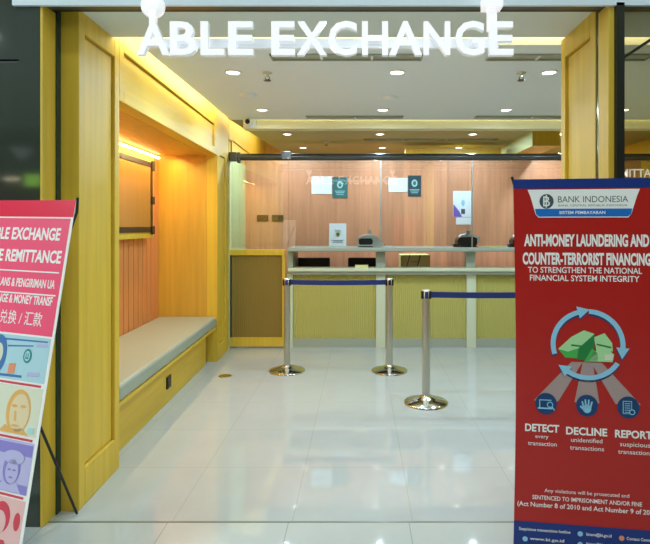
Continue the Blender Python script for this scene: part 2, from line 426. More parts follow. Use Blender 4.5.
def sprinkler(x, y, z, lab):
    r = root('sprinkler_head', (x, y, z), lab, 'sprinkler', 'ceiling sprinklers')
    MB().lathe([(.036, 0), (.036, -.004), (.012, -.008), (.010, -.03)], (x, y, z), 'steel', 16).build('base', r)
    MB().tube([(x - .012, y, z - .028), (x - .018, y, z - .042), (x, y, z - .055)], .004, 'dark', 6).tube([(x + .012, y, z - .028), (x + .018, y, z - .042), (x, y, z - .055)], .004, 'dark', 6).lathe([(.028, -.055), (.028, -.058)], (x, y, z), 'dark', 12).build('deflector', r)
sprinkler(-.69, 3.87, 2.64, 'small dark sprinkler head beside the first downlight of the front row')
sprinkler(1.20, 3.87, 2.64, 'small dark sprinkler head beside the third downlight of the front row')
sprinkler(-.48, 7.4, 2.70, 'tiny sprinkler head in the rear ceiling over the wood wall')
# security cameras
r = root('security_camera', (-1.19, 5.60, 2.60), 'small white bullet security camera at the end of the cream ceiling beam', 'security camera')
MB().box(-1.25, -1.13, 5.63, 5.66, 2.57, 2.645, 'white').build('bracket', r)
MB().lathe([(.03, 0), (.032, .01), (.032, .14), (.025, .15)], (-1.19, 5.50, 2.605), 'white', 20, axis='y').build('housing', r)
MB().lathe([(.0, -.004), (.026, -.004), (.026, .0)], (-1.19, 5.50, 2.605), 'black', 20, axis='y').build('lens', r)
r = root('dome_camera', (2.03, 6.0, 2.70), 'dark dome camera under the rear ceiling beside the mint panel', 'security camera')
MB().lathe([(.06, 0), (.06, -.02)], (2.03, 6.0, 2.70), 'dark', 20).build('base', r)
MB().lathe([(.05, -.02), (.045, -.045), (.025, -.065), (.0, -.07)], (2.03, 6.0, 2.70), 'black', 20, cap=False).build('dome', r)

# ------------------------------------------------------------------ niche: bench, LED strip, wall cabinet, floor box
r = root('bench', (XL(4.5) - .33, 4.5, 0), 'built-in timber bench with long pale vinyl cushion in the wall niche', 'bench')
b = MB(LW); b.box(.10, .62, 3.235, 5.64, .0, .385, 'wood_h'); b.box(.015, .64, 3.235, 5.735, .36, .39, 'wood_h'); b.build('base', r, bevel=.004)
b = MB(LW); b.box(.005, .645, 3.235, 5.73, .392, .505, 'cushion'); b.build('cushion', r, bevel=.03, seg=4)
o = MB(LW).box(.088, .0995, 4.37, 4.47, .125, .225, 'black').box(.084, .088, 4.382, 4.458, .14, .21, 'dark').build('wall_socket', origin=(XL(4.42) - .095, 4.42, .175))
tag(o, 'small black square power socket in the yellow bench front', 'socket')
o = MB(LW).box(.632, .649, 3.24, 5.73, 2.240, 2.256, 'led').build('light_strip', origin=(XL(4.5) - .62, 4.5, 2.236))
tag(o, 'glowing warm light strip along the top of the slatted niche wall', 'light strip')
l = area('niche_light', (XL(4.5) - .42, 4.5, 2.25), (0, math.radians(16), 0), .05, 2.3, 22, (1, .66, .26))
l.rotation_euler = (0, math.radians(16), math.atan(.0319))
r = root('wall_cabinet', (XL(4.5) - .62, 4.5, 1.38), 'shallow timber wall cabinet with black framed timber door on niche slats', 'cabinet')
b = MB(LW)
for y0, y1, z0, z1 in ((3.62, 5.36, 1.38, 1.45), (3.62, 5.36, 2.135, 2.205), (3.62, 3.69, 1.45, 2.135), (5.30, 5.36, 1.45, 2.135)): b.box(.57, .649, y0, y1, z0, z1, 'wood')
b.box(.60, .649, 3.69, 5.30, 1.45, 2.135, 'wood'); b.build('case', r)
b = MB(LW)
for y0, y1, z0, z1 in ((3.66, 5.31, 1.44, 1.49), (3.66, 5.31, 2.095, 2.145), (3.66, 3.71, 1.49, 2.095), (5.26, 5.31, 1.49, 2.095)): b.box(.555, .569, y0, y1, z0, z1, 'black')
dr = b.build('door', r)
MB(LW).box(.560, .572, 3.71, 5.26, 1.49, 2.095, 'wood_amber').build('door_panel', dr)
for z0, z1 in ((1.415, 1.50), (1.72, 1.80), (2.06, 2.16)):
    MB(LW).box(.545, .556, 5.27, 5.345, z0, z1, 'black').build('corner_bracket', dr)
o = MB().lathe([(.065, 0), (.065, .002), (.05, .006), (.0, .0065)], (-1.35, 5.2, 0), 'brass', 28, cap=False).build('floor_socket', origin=(-1.35, 5.2, 0))
tag(o, 'round flat brass floor socket on cream tiles near the bench end', 'floor socket')

# ------------------------------------------------------------------ counter
CX0, CX1 = -.88, 3.97
r = root('reception_counter', (1.37, 6.6, 0), 'long sage green service counter with fluted front panels and raised top', 'counter')
MB().box(CX0, CX1, 6.30, 6.90, 1.188, 1.235, 'counter').build('worktop', r, bevel=.014, seg=3)
MB().box(CX0 + .005, CX1, 6.36, 6.60, .905, .945, 'counter').box(CX0, CX1, 6.335, 6.60, .945, .985, 'counter_post').build('ledge', r, bevel=.006)
posts = [(-.865, .07), (.255, .115), (1.372, .115), (2.49, .115), (3.93, .07)]
for x, w in posts:
    MB().box(x - w / 2, x + w / 2, 6.405, 6.50, 0, .905, 'counter_post').box(x - w / 2, x + w / 2, 6.43, 6.56, .985, 1.188, 'counter').build('post', r, bevel=.003)
for k in range(4):
    xa = posts[k][0] + posts[k][1] / 2; xb = posts[k + 1][0] - posts[k + 1][1] / 2
    b = MB(); n = int((xb - xa) / .024); p = (xb - xa) / n; vs = []; fs = []
    segs = 4
    pts = []
    for i in range(n):
        for j in range(segs):
            a = PI * j / segs; pts.append((xa + p * (i + (1 - math.cos(a)) / 2), 6.455 - .009 * math.sin(a)))
    pts.append((xb, 6.455))
    for q in pts: vs += [(q[0], q[1], .105), (q[0], q[1], .905)]
    for i in range(len(pts) - 1): fs.append((2 * i, 2 * i + 2, 2 * i + 3, 2 * i + 1))
    b.add(vs, fs, 'flute'); b.box(xa, xb, 6.456, 6.48, .105, .905, 'flute'); b.build('fluted_panel', r)
MB().box(CX0 + .02, CX1, 6.42, 6.50, 0, .105, 'counter').build('plinth', r)
MB().box(CX0 + .02, CX1, 6.50, 6.56, .0, .10, 'counter').box(CX0 + .02, CX0 + .06, 6.56, 6.89, 0, 1.188, 'counter').build('end_panel', r)
# glass screen above the counter and the gate
r = root('glass_screen', (1.0, 6.37, 1.25), 'tall clear glass screen above the counter hung from a grey tube', 'glass screen')
b = MB(); b.lathe([(.043, -1.585), (.043, XR)], (0, 6.37, 2.345), 'grey_tube', 20, axis='x'); b.build('top_rail', r)
MB().box(-1.60, -1.50, 6.32, 6.42, 2.29, 2.40, 'grey_tube').box(-1.50, -1.46, 6.33, 6.41, 2.27, 2.40, 'grey_tube').build('wall_bracket', r, bevel=.01)
MB().box(-.96, -.84, 6.325, 6.415, 2.31, 2.405, 'grey_tube').build('rail_joint', r, bevel=.006)
MB().lathe([(.0, -.004), (.012, -.004), (.012, 0)], (-.875, 6.325, 2.325), 'white', 12, axis='y').build('rail_screw', r)
gx = [(-1.57, -.885, 1.237), (-.865, .245, 1.237), (.265, 1.362, 1.237), (1.382, 2.48, 1.237), (2.50, 3.98, 1.237)]
for x0, x1, z0 in gx:
    MB().box(x0, x1, 6.363, 6.375, z0, 2.31, 'glass').build('glass_pane', r)
for x in (.255, 1.372, 2.49):
    MB().box(x - .009, x + .009, 6.360, 6.378, 1.237, 2.31, 'steel').build('pane_joint', r)
MB().box(-.882, -.868, 6.360, 6.378, 1.237, 2.31, 'glass_pic').build('pane_joint', r)
# a sign's reflection in the far pane, modelled as glowing white letters
o = MB().text('REMITTANCE', 3.05, 3.81, 2.10, .095, 'sign', ((0, 6.357, 0), (1, 0, 0), (0, 0, 1), (0, -1, 0)), .004, .012).build('reflected_letters', origin=(3.4, 6.357, 2.1))
o.name = 'sign_reflection'; tag(o, 'painted sign reflection, white capitals high on the glass screen behind the storefront pane', 'lettering')
# swing gate
r = root('counter_gate', (-1.23, 6.42, 0), 'low timber framed gate with brown fluted panel beside the counter', 'gate')
b = MB()
b.box(-1.598, -.925, 6.38, 6.44, 1.14, 1.21, 'wood').box(-1.598, -.925, 6.38, 6.44, .02, .13, 'wood').box(-.955, -.918, 6.38, 6.44, .13, 1.14, 'wood').box(-1.598, -1.585, 6.385, 6.44, .13, 1.14, 'dark')
b.build('frame', r, bevel=.003)
b = MB(); pts = []; xa, xb = -1.585, -.955; n = 26; p = (xb - xa) / n
for i in range(n):
    for j in range(4):
        a = PI * j / 4; pts.append((xa + p * (i + (1 - math.cos(a)) / 2), 6.412 - .008 * math.sin(a)))
pts.append((xb, 6.412)); vs = []
for q in pts: vs += [(q[0], q[1], .13), (q[0], q[1], 1.14)]
b.add(vs, [(2 * i, 2 * i + 2, 2 * i + 3, 2 * i + 1) for i in range(len(pts) - 1)], 'flute_dark'); b.box(xa, xb, 6.413, 6.43, .13, 1.14, 'flute_dark')
b.build('fluted_panel', r)

# ------------------------------------------------------------------ things on and behind the counter
WT = 1.2355
def F(x, y, z=WT): return ((x, y, z), (1, 0, 0), (0, 0, 1), (0, -1, 0))
def fpoly(b, pts, fr, key, d=.0008):
    return b.prism(pts, fr[0], fr[1], fr[2], fr[3], d, key)
r = root('counter_sign', (-.29, 6.78, WT), 'white upright information card standing on the counter top', 'sign card')
ct = math.radians(14); CU = Vector((1, 0, 0)); CV = Vector((0, math.sin(ct), math.cos(ct))); CN = Vector((0, -math.cos(ct), math.sin(ct))); CO = Vector((-.29, 6.74, WT + .002))
MB().prism([(-.112, 0), (.112, 0), (.112, .305), (-.112, .305)], CO, CU, CV, CN, .004, 'paper').build('card', r)
MB().prism([(-.05, 0), (.05, 0), (.04, .22), (-.04, .22)], CO + CV * .02 - CN * .001 + Vector((0, .075, -.02)), CU, (CV * .22 - Vector((0, .10, 0))).normalized(), CN, .003, 'white').build('easel', r)
b = MB(); fr = (CO + CN * .0042, CU, CV, CN)
fpoly(b, ell(0, .15, .028, .028, 20), fr, 'norange'); fpoly(b, ell(.004, .158, .022, .022, 20), (CO + CN * .0052, CU, CV, CN), 'greend')
for z, w in ((.075, .085), (.062, .06), (.045, .07)): fpoly(b, [(-w, z), (w, z), (w, z + .006), (-w, z + .006)], fr, 'ptextgrey')
b.build('print', r)
# banknote counter, white
r = root('banknote_counter', (.13, 6.62, WT), 'white banknote counting machine with black front on the counter', 'banknote counter', None)
out = [(-.155, .012), (.165, .012), (.17, .05), (.12, .085), (.085, .13), (.02, .158), (-.07, .155), (-.125, .135), (-.155, .12)]
MB().prism(out, (.13, 6.72, WT), (1, 0, 0), (0, 0, 1), (0, -1, 0), .2, 'white').build('body', r, bevel=.018, seg=3)
MB().prism([(-.145, .045), (-.13, .03), (.01, .03), (.03, .05), (.03, .085), (.01, .108), (-.12, .108), (-.145, .09)], (.13, 6.522, WT), (1, 0, 0), (0, 0, 1), (0, -1, 0), .012, 'black').build('front_slot', r, bevel=.004)
MB().box(-.02, .16, 6.53, 6.71, WT, WT + .012, 'black').build('foot', r)
MB().box(.105, .145, 6.60, 6.63, WT + .155, WT + .225, 'steel').build('display', r, bevel=.006)
r = root('banknote_counter', (1.37, 6.62, WT), 'black banknote counting machine with white top on the counter', 'banknote counter')
MB().prism([(-.14, .015), (.08, .015), (.10, .04), (.10, .11), (.05, .13), (-.12, .12), (-.15, .08)], (1.37, 6.72, WT), (1, 0, 0), (0, 0, 1), (0, -1, 0), .2, 'black').build('body', r, bevel=.014, seg=3)
MB().prism([(-.10, .11), (.14, .06), (.15, .10), (.12, .135), (.0, .165), (-.09, .15)], (1.37, 6.74, WT), (1, 0, 0), (0, 0, 1), (0, -1, 0), .16, 'white').build('hopper', r, bevel=.012)
MB().box(1.25, 1.46, 6.50, 6.70, WT, WT + .014, 'black').build('foot', r)
MB().box(1.345, 1.405, 6.60, 6.64, WT + .155, WT + .215, 'steel').build('display', r, bevel=.008)
MB().box(1.18, 1.25, 6.54, 6.64, WT, WT + .04, 'black').build('cable_plug', r, bevel=.008)
dup(r, (2.07, 6.62, WT), 'black banknote counting machine on the counter, half hidden by the red banner')
for x, w, y, lab, key in ((.36, .10, 6.58, 'small loose white slip lying beside the white banknote counter', 'paper'), (1.70, .22, 6.56, 'thin stack of cream forms lying beside the black banknote counter', 'note_yellow')):
    tag(MB().box(x - w / 2, x + w / 2, y - .06, y + .06, WT + .0005, WT + .010, key).build('paper_stack', origin=(x, y, WT)), lab, 'paper')
tag(MB().box(-.06, .10, 6.36, 6.46, .9855, 1.018, 'note_yellow').build('note_pad', origin=(.02, 6.41, .9855)), 'pale yellow note pad lying on the lower counter ledge', 'note pad')
# back wall items
BY = 7.398
fr = lambda x, z, y=BY: ((x, y, z), (1, 0, 0), (0, 0, 1), (0, -1, 0))
def sheet(name, x0, x1, z0, z1, key, label, cat, y=BY, d=.004):
    o = MB().box(x0, x1, y - d, y, z0, z1, key).build(name, origin=((x0 + x1) / 2, y, z0)); return tag(o, label, cat)
k_ = 7.4 / 520
px = lambda x: (x - 360) * k_
pz = lambda y: 1.5 + (226 - y) * k_
sheet('notice_paper', px(311.5), px(332), pz(194), pz(176.5), 'paper', 'plain white notice beside the teal leaflet high on the wood wall', 'notice')
sheet('notice_paper', px(388.5), px(407.5), pz(192), pz(178), 'paper', 'plain white notice beside the dark leaflet high on the wood wall', 'notice')
for x0, x1, y0, y1, key, lab in ((332.5, 347.5, 177, 198, 'tealcard', 'teal leaflet with pale round emblem on the wood wall'), (408, 421, 175.5, 196.5, 'darkcard', 'dark blue leaflet with pale oval emblem on the wood wall')):
    r = root('leaflet', (px((x0 + x1) / 2), BY, pz(y1)), lab, 'leaflet')
    MB().box(px(x0), px(x1), BY - .005, BY, pz(y1), pz(y0), key).build('card', r)
    b = MB(); cx = (px(x0) + px(x1)) / 2; cz = pz(y0) - .11; q = ((0, BY - .005, 0), (1, 0, 0), (0, 0, 1), (0, -1, 0))
    fpoly(b, ell(cx, cz, .042, .052, 24), q, 'palecircle'); fpoly(b, ell(cx, cz, .022, .03, 20), ((0, BY - .006, 0),) + q[1:], 'tealcard')
    for dz, w in ((.205, .07), (.225, .06), (.25, .05)):
        z = pz(y0) - dz; fpoly(b, [(cx - w, z), (cx + w, z), (cx + w, z + .008), (cx - w, z + .008)], q, 'palecircle')
    b.build('print', r)
r = root('poster', (px(463), BY, pz(224)), 'white and purple poster on the wood wall behind the glass joint', 'poster')
MB().box(px(453), px(473), BY - .004, BY, pz(217), pz(191), 'paper').build('sheet', r)
b = MB(); q = ((0, BY - .004, 0), (1, 0, 0), (0, 0, 1), (0, -1, 0))
fpoly(b, [(px(453.3), pz(216.8)), (px(462), pz(216.8)), (px(459), pz(211)), (px(453.3), pz(204))], q, 'purple')
fpoly(b, ell(px(463), pz(203), .025, .045, 18), q, 'skyblue'); fpoly(b, [(px(461), pz(214)), (px(465), pz(214)), (px(465), pz(209)), (px(461), pz(209))], q, 'ptextgrey')
b.build('print', r)
sheet('notice_paper', px(456), px(473), pz(224.5), pz(217.5), 'paper', 'small blank white slip directly below the purple poster', 'notice')
for x0, x1, lab in ((257, 268.5, 'dark double switch plate on the wood wall, nearer the gate hinge'), (272, 283.5, 'dark double switch plate on the wood wall, nearer the counter end')):
    r = root('switch_plate', (px((x0 + x1) / 2), BY, pz(221)), lab, 'light switch')
    MB().box(px(x0), px(x1), BY - .01, BY, pz(221.3), pz(215), 'dark').build('plate', r, bevel=.003)
    for s in (.28, .72):
        c = px(x0) + (px(x1) - px(x0)) * s; MB().box(c - .03, c + .03, BY - .014, BY - .01, pz(220.2), pz(216.1), 'black').build('rocker', r)
# office chairs and the low cabinet seen through the gap
def office_chair(x, y, lab):
    r = root('office_chair', (x, y, 0), lab, 'chair')
    b = MB()
    for k in range(5):
        a = 2 * PI * k / 5 + .3; e = Vector((x + .24 * math.cos(a), y + .24 * math.sin(a), .07))
        b.tube([(x, y, .11), e], .02, 'black', 8); b.lathe([(.0, -.02), (.03, -.02), (.03, .02), (.0, .02)], (e.x, e.y, .03), 'black', 12, axis='x', cap=False)
    b.build('star_base', r)
    MB().tube([(x, y, .1), (x, y, .46)], .028, 'steel', 14).build('column', r)
    MB().box(x - .24, x + .24, y - .2, y + .22, .46, .54, 'black').build('seat', r, bevel=.03, seg=3)
    MB().box(x - .22, x + .22, y - .20, y - .15, .66, 1.08, 'black').box(x - .04, x + .04, y - .17, y - .12, .48, .72, 'black').build('backrest', r, bevel=.02, seg=3)
    for s in (-1, 1):
        MB().tube([(x + s * .24, y - .05, .50), (x + s * .29, y - .05, .55), (x + s * .29, y - .1, .72), (x + s * .29, y + .14, .72)], .018, 'black', 8).build('armrest', r)
office_chair(-.62, 7.10, 'black office chair behind the counter end, seen through the gap')
office_chair(.06, 7.10, 'black office chair behind the counter below the white banknote counter')
r = root('drawer_cabinet', (.75, 7.05, 0), 'cream drawer cabinet behind the counter with dark cables over it', 'cabinet')
MB().box(.54, .93, 6.88, 7.25, 0, 1.115, 'note_yellow').build('body', r, bevel=.008)
for z in (.1, .44, .78):
    d = MB().box(.56, .91, 6.872, 6.88, z, z + .31, 'cream').build('drawer', r); MB().box(.68, .79, 6.86, 6.872, z + .24, z + .255, 'steel').build('handle', d)
for x0 in (.66, .80):
    MB().tube([(x0, 6.862, 1.12), (x0 - .02, 6.855, 1.05), (x0 - .05, 6.855, .95)], .005, 'black', 6).build('cable', r)

# ------------------------------------------------------------------ queue stanchions
def stanchion(x, y, lab, belt=None):
    r = root('queue_stanchion', (x, y, 0), lab, 'stanchion', None)
    MB().lathe([(.185, .0), (.185, .010), (.178, .016), (.10, .040), (.045, .055), (.038, .07)], (x, y, 0), 'chrome', 48).build('base', r)
    MB().lathe([(.034, .06), (.034, .885)], (x, y, 0), 'steel', 28).build('post', r)
    h = MB().lathe([(.037, .88), (.037, .955), (.030, .962), (.0, .962)], (x, y, 0), 'steel', 28, cap=False).build('head', r)
    b = MB()
    for s in (-1, 1): b.box(x + s * .030 - .012, x + s * .030 + .012, y - .03, y + .03, .885, .95, 'black')
    b.build('belt_clip', h, bevel=.004)
    MB().box(x - .014, x + .014, y - .042, y - .03, .89, .945, 'black' if not belt else 'navy').build('belt_slot', h, bevel=.003)
    if belt:
        (x1, y1) = belt; d = Vector((x1 - x, y1 - y, 0)); L = d.length; d.normalize(); b = MB(); n = 16; vs = []; t = Vector((-d.y, d.x, 0)) * .0012
        for k in range(n + 1):
            s = k / n; c = Vector((x, y, 0)) + d * (.042 + (L - .084) * s); z = .918 - .006 * math.sin(PI * s)
            for o_ in (-1, 1):
                for dz in (-.025, .025): vs.append(c + t * o_ + Vector((0, 0, z + dz)))
        fs = []
        for k in range(n):
            a = 4 * k; e = a + 4
            fs += [(a, a + 1, e + 1, e), (a + 2, e + 2, e + 3, a + 3), (a, e, e + 2, a + 2), (a + 1, a + 3, e + 3, e + 1)]
        b.add(vs, fs, 'navy').build('belt', r)
    return r
stanchion(-.755, 5.38, 'steel queue stanchion nearest the bench, its navy belt stretched along the counter', (.305, 5.38))
stanchion(.305, 5.38, 'steel queue stanchion receiving the navy belt in front of the counter')
stanchion(.56, 4.41, 'steel queue stanchion closest to the entrance, navy belt running behind red banner', (1.62, 4.41))
stanchion(1.62, 4.41, 'steel queue stanchion standing hidden behind the red banner')

# ------------------------------------------------------------------ hanging sign
SY = 2.50
k2 = SY / 520
sx = lambda x: (x - 360) * k2
sz = lambda y: 1.5 + (226 - y) * k2
r = root('hanging_sign', (sx(325), SY, sz(54)), 'lit white letters ABLE EXCHANGE on a bar hung above the entrance', 'sign')
words = [('ABLE', (138.5, 181, 180, 216, 219), 0)]
LT = [('A', 138, 180), ('B', 170.5, 197), ('L', 201, 224.5), ('E', 228.5, 253.5), ('E', 271.5, 295), ('X', 297, 327), ('C', 328.5, 357), ('H', 362, 388), ('A', 389, 422), ('N', 423.5, 450), ('G', 455, 484), ('E', 489, 513)]
# first letters are spaced by hand as on the real sign
LT[0] = ('A', 138, 169.5)
for ch, x0, x1 in LT:
    dz = .012 if ch in 'CG' else 0
    MB().text(ch, sx(x0), sx(x1), sz(54.5), (54.5 - 23) * k2, 'sign', ((0, SY + .02, 0), (1, 0, 0), (0, 0, 1), (0, -1, 0)), .03, .022, side='sign_side').build('letter', r)
MB().box(sx(158), sx(500), SY + .022, SY + .045, sz(46), sz(37), 'sign_side').build('bar', r)
MB().box(sx(149), sx(155), SY + .0, SY + .03, sz(30), sz(10), 'sign').lathe([(.0, -.03), (.052, -.03), (.056, -.02), (.056, .0), (.0, .0)], (sx(151.5), SY + .03, sz(5)), 'sign', 28, axis='y', cap=False).box(sx(147), sx(156), SY + .03, 2.60, sz(4), sz(-4), 'sign_side').build('hanger', r)
MB().box(sx(488), sx(497), SY + .0, SY + .03, sz(30), sz(6), 'sign').box(sx(483), sx(502), SY - .02, SY + .05, sz(8), sz(-3), 'sign').box(sx(488), sx(497), SY + .05, 2.60, sz(4), sz(-3), 'sign_side').build('hanger', r)

# diagonal stay behind the storefront pane
o = MB().tube([(1.37, 2.76, 2.375), (1.75, 2.76, 2.625)], .008, 'dark', 8).build('stay_rod', origin=(1.37, 2.76, 2.375))
tag(o, 'thin dark diagonal stay rod behind the storefront glass', 'rod')

# ------------------------------------------------------------------ banners
def banner_stand(r, O, U, D, N, w, h, hub, feet, key='black'):
    """X shaped rod stand behind the cloth; N points at the viewer"""
    O, U, D, N = (Vector(q) for q in (O, U, D, N)); hub = Vector(hub)
    MB().lathe([(.0, -.03), (.035, -.03), (.035, .03), (.0, .03)], hub, key, 16, axis='y', cap=False).build('hub', r)
    for a, bb in ((0, 0), (1, 0), (0, 1), (1, 1)):
        e = O + U * (w * a) + D * (h * bb) - N * .004
        out = (e - hub).normalized()
        arm = MB().tube([hub, e - out * .05 - N * .02, e + out * .012], .006, key, 8).build('arm', r)
    for f in feet:
        MB().tube([hub, Vector(f)], .0065, key, 8).build('rear_leg', r)
def cloth(b, O, U, D, N, w, h, bands, curl=.0):
    """bands: list of (v0, v1, u0, u1, key, layer)"""
    for v0, v1, u0, u1, key, lay in bands:
        b.prism([(u0, -v1), (u1, -v1), (u1, -v0), (u0, -v0)], Vector(O) + Vector(N) * (.0006 * lay), U, -Vector(D), N, .0006, key)

# red banner by the right jamb
a = math.radians(8)
O = Vector((.658, 2.236, 1.70)); U = Vector((math.cos(a), -math.sin(a), 0)); D = Vector((0, 0, -1)); N = Vector((-math.sin(a), -math.cos(a), 0))
BW, BH = .60, 1.65
r = root('standing_banner', (O.x + U.x * .3, O.y + U.y * .3, 0), 'tall dark red anti-money laundering banner on an X stand at the entrance', 'banner')
g = MB(); nu, nv_ = 10, 26; vs = []
for back in (0, 1):
    for j in range(nv_ + 1):
        for i in range(nu + 1):
            u = BW * i / nu; v = BH * j / nv_
            pinch = .012 * math.sin(PI * v / BH)
            u2 = pinch + u * (BW - 2 * pinch) / BW
            vs.append(O + U * u2 + D * v - N * (.0022 * back))
n1 = (nu + 1) * (nv_ + 1); fs = []
def keyat(v): return 'blueb' if v < .038 or v > 1.465 else 'redb'
g.v = [Vector(q) for q in vs]
for back in (0, 1):
    for j in range(nv_):
        vm = BH * (j + .5) / nv_
        for i in range(nu):
            p0 = back * n1 + j * (nu + 1) + i
            g.f.append([p0, p0 + 1, p0 + nu + 2, p0 + nu + 1]); g.mi.append(g.m('redb')); g.sm.append(False)
cl = g.build('cloth', r)
T = ((O + N * .0008), U, Vector((0, 0, 1)), N)
def Tn(k): return (O + N * (.0008 + .0008 * k), U, Vector((0, 0, 1)), N)
def poly(b, pts, key, lay): b.prism([(u, -v) for u, v in pts], Tn(lay)[0], U, Vector((0, 0, 1)), N, .0006, key)
b = MB(); poly(b, [(.0, 0), (.60, 0), (.599, .040), (.001, .040)], 'blueb', 0); b.build('top_band', cl)
b = MB(); poly(b, [(.004, 1.465), (.596, 1.465), (.60, 1.65), (0, 1.65)], 'blueb', 0)
for i, (u0, u1, v) in enumerate(((.025, .235, 1.503), (.30, .40, 1.505), (.46, .575, 1.510), (.07, .21, 1.542), (.30, .40, 1.545), (.46, .57, 1.548))):
    b.text(('www.bi.go.id', 'bicara@bi.go.id', 'Contact Center BI')[i % 3] if i else 'Suspicious transactions hotline', u0, u1, -v, .012, 'ptext', Tn(1), .0004, .01)
for u, v, key in ((.275, 1.5, 'skyblue'), (.44, 1.505, 'norange'), (.05, 1.54, 'skyblue'), (.275, 1.545, 'skyblue')): poly(b, ell(u, v, .011, .011, 14), key, 1)
b.build('bottom_band', cl)
b = MB(); poly(b, [(.060, .045), (.512, .045), (.500, .075), (.478, .150), (.466, .164), (.105, .164), (.093, .150), (.072, .075)], 'ptext', 1)
poly(b, [(.0905, .127), (.4815, .127), (.477, .150), (.464, .160), (.107, .160), (.095, .150)], 'blue2', 2)
poly(b, ell(.138, .095, .029, .031, 28), 'ptextgrey', 2)
b.text('B', .124, .152, -.116, .042, 'ptext', Tn(3), .0004, .0); 
b.text('I', .134, .139, -.122, .054, 'ptext', Tn(3), .0004, .0)
b.text('BANK INDONESIA', .185, .465, -.100, .026, 'ptextgrey', Tn(2), .0004, -.004)
b.text('BANK CENTRAL REPUBLIK INDONESIA', .187, .462, -.117, .008, 'ptextgrey', Tn(2), .0004, -.01)
b.text('SISTEM PEMBAYARAN', .19, .375, -.149, .012, 'ptext', Tn(3), .0004, .02)
lg = b.build('logo_panel', cl); lg['label'] = 'white and blue bank logo panel'
b = MB(); b.text('ANTI-MONEY LAUNDERING AND', .046, .548, -.284, .046, 'ptext', T, .0005, .04); b.build('headline', cl)
b = MB(); b.text('COUNTER-TERRORIST FINANCING', .040, .555, -.362, .046, 'ptext', T, .0005, .04); b.build('headline', cl)
b = MB(); b.text('TO STRENGTHEN THE NATIONAL', .062, .520, -.399, .024, 'ptext', T, .0005, .012)
b.text('FINANCIAL SYSTEM INTEGRITY', .070, .510, -.433, .024, 'ptext', T, .0005, .012)
b.build('subtitle', cl)
b = MB(); cu, cv, R_ = .305, .700, .140
def arc(a0, a1, key, lay, dr=0.0, dv=0.0, w=.020):
    n = 22; pi_ = [(cu + (R_ - w / 2 + dr) * math.cos(q), cv + dv + (R_ - w / 2 + dr) * math.sin(q)) for q in [a0 + (a1 - a0) * k / n for k in range(n + 1)]]
    po = [(cu + (R_ + w / 2 + dr) * math.cos(q), cv + dv + (R_ + w / 2 + dr) * math.sin(q)) for q in [a0 + (a1 - a0) * k / n for k in range(n + 1)]]
    poly(b, pi_ + po[::-1], key, lay)
for hd in (268, 18, 138):            # arrow heads, travelling clockwise on the page
    h0 = math.radians(hd); t0 = h0 - math.radians(14); s0 = h0 - math.radians(106)
    for key, lay, dv in (('iconblue', 0, .009), ('skyblue', 1, 0)):
        arc(s0, t0, key, lay, 0, dv)
        c, s = math.cos(t0), math.sin(t0); ti = (-s, c)
        poly(b, [(cu + (R_ - .026) * c, cv + dv + (R_ - .026) * s), (cu + (R_ + .026) * c, cv + dv + (R_ + .026) * s), (cu + R_ * c + ti[0] * .048, cv + dv + R_ * s + ti[1] * .048)], key, lay)
b.build('cycle_arrows', cl)
b = MB()
for u0, u1, w0, w1 in ((.262, .136, .022, .050), (.305, .302, .020, .050), (.340, .466, .022, .050)):
    poly(b, [(u0 - w0, .775), (u0 + w0, .775), (u1 + w1, .945), (u1 - w1, .945)], 'beam', 0)
b.build('light_beams', cl)
b = MB()
for pts, key, lay in (([(.185, .722), (.262, .690), (.330, .655), (.272, .760), (.215, .757)], 'green', 1), ([(.185, .722), (.240, .668), (.290, .640), (.332, .654), (.268, .716), (.225, .732)], 'greenl', 2),
                      ([(.268, .716), (.332, .654), (.330, .735), (.300, .766), (.262, .764)], 'greend', 2), ([(.330, .668), (.372, .650), (.402, .690), (.405, .725), (.340, .730)], 'greenl', 2),
                      ([(.325, .735), (.365, .700), (.410, .738), (.404, .770), (.306, .770)], 'greenl', 3), ([(.290, .772), (.322, .715), (.345, .735), (.345, .772)], 'green', 3), ([(.372, .738), (.404, .738), (.404, .762), (.372, .762)], 'ncream', 4), ([(.238, .700), (.300, .706), (.300, .712), (.238, .707)], 'greend', 4), ([(.340, .694), (.398, .706), (.398, .712), (.340, .700)], 'greend', 4)):
    poly(b, pts, key, lay)
b.build('money_picture', cl)
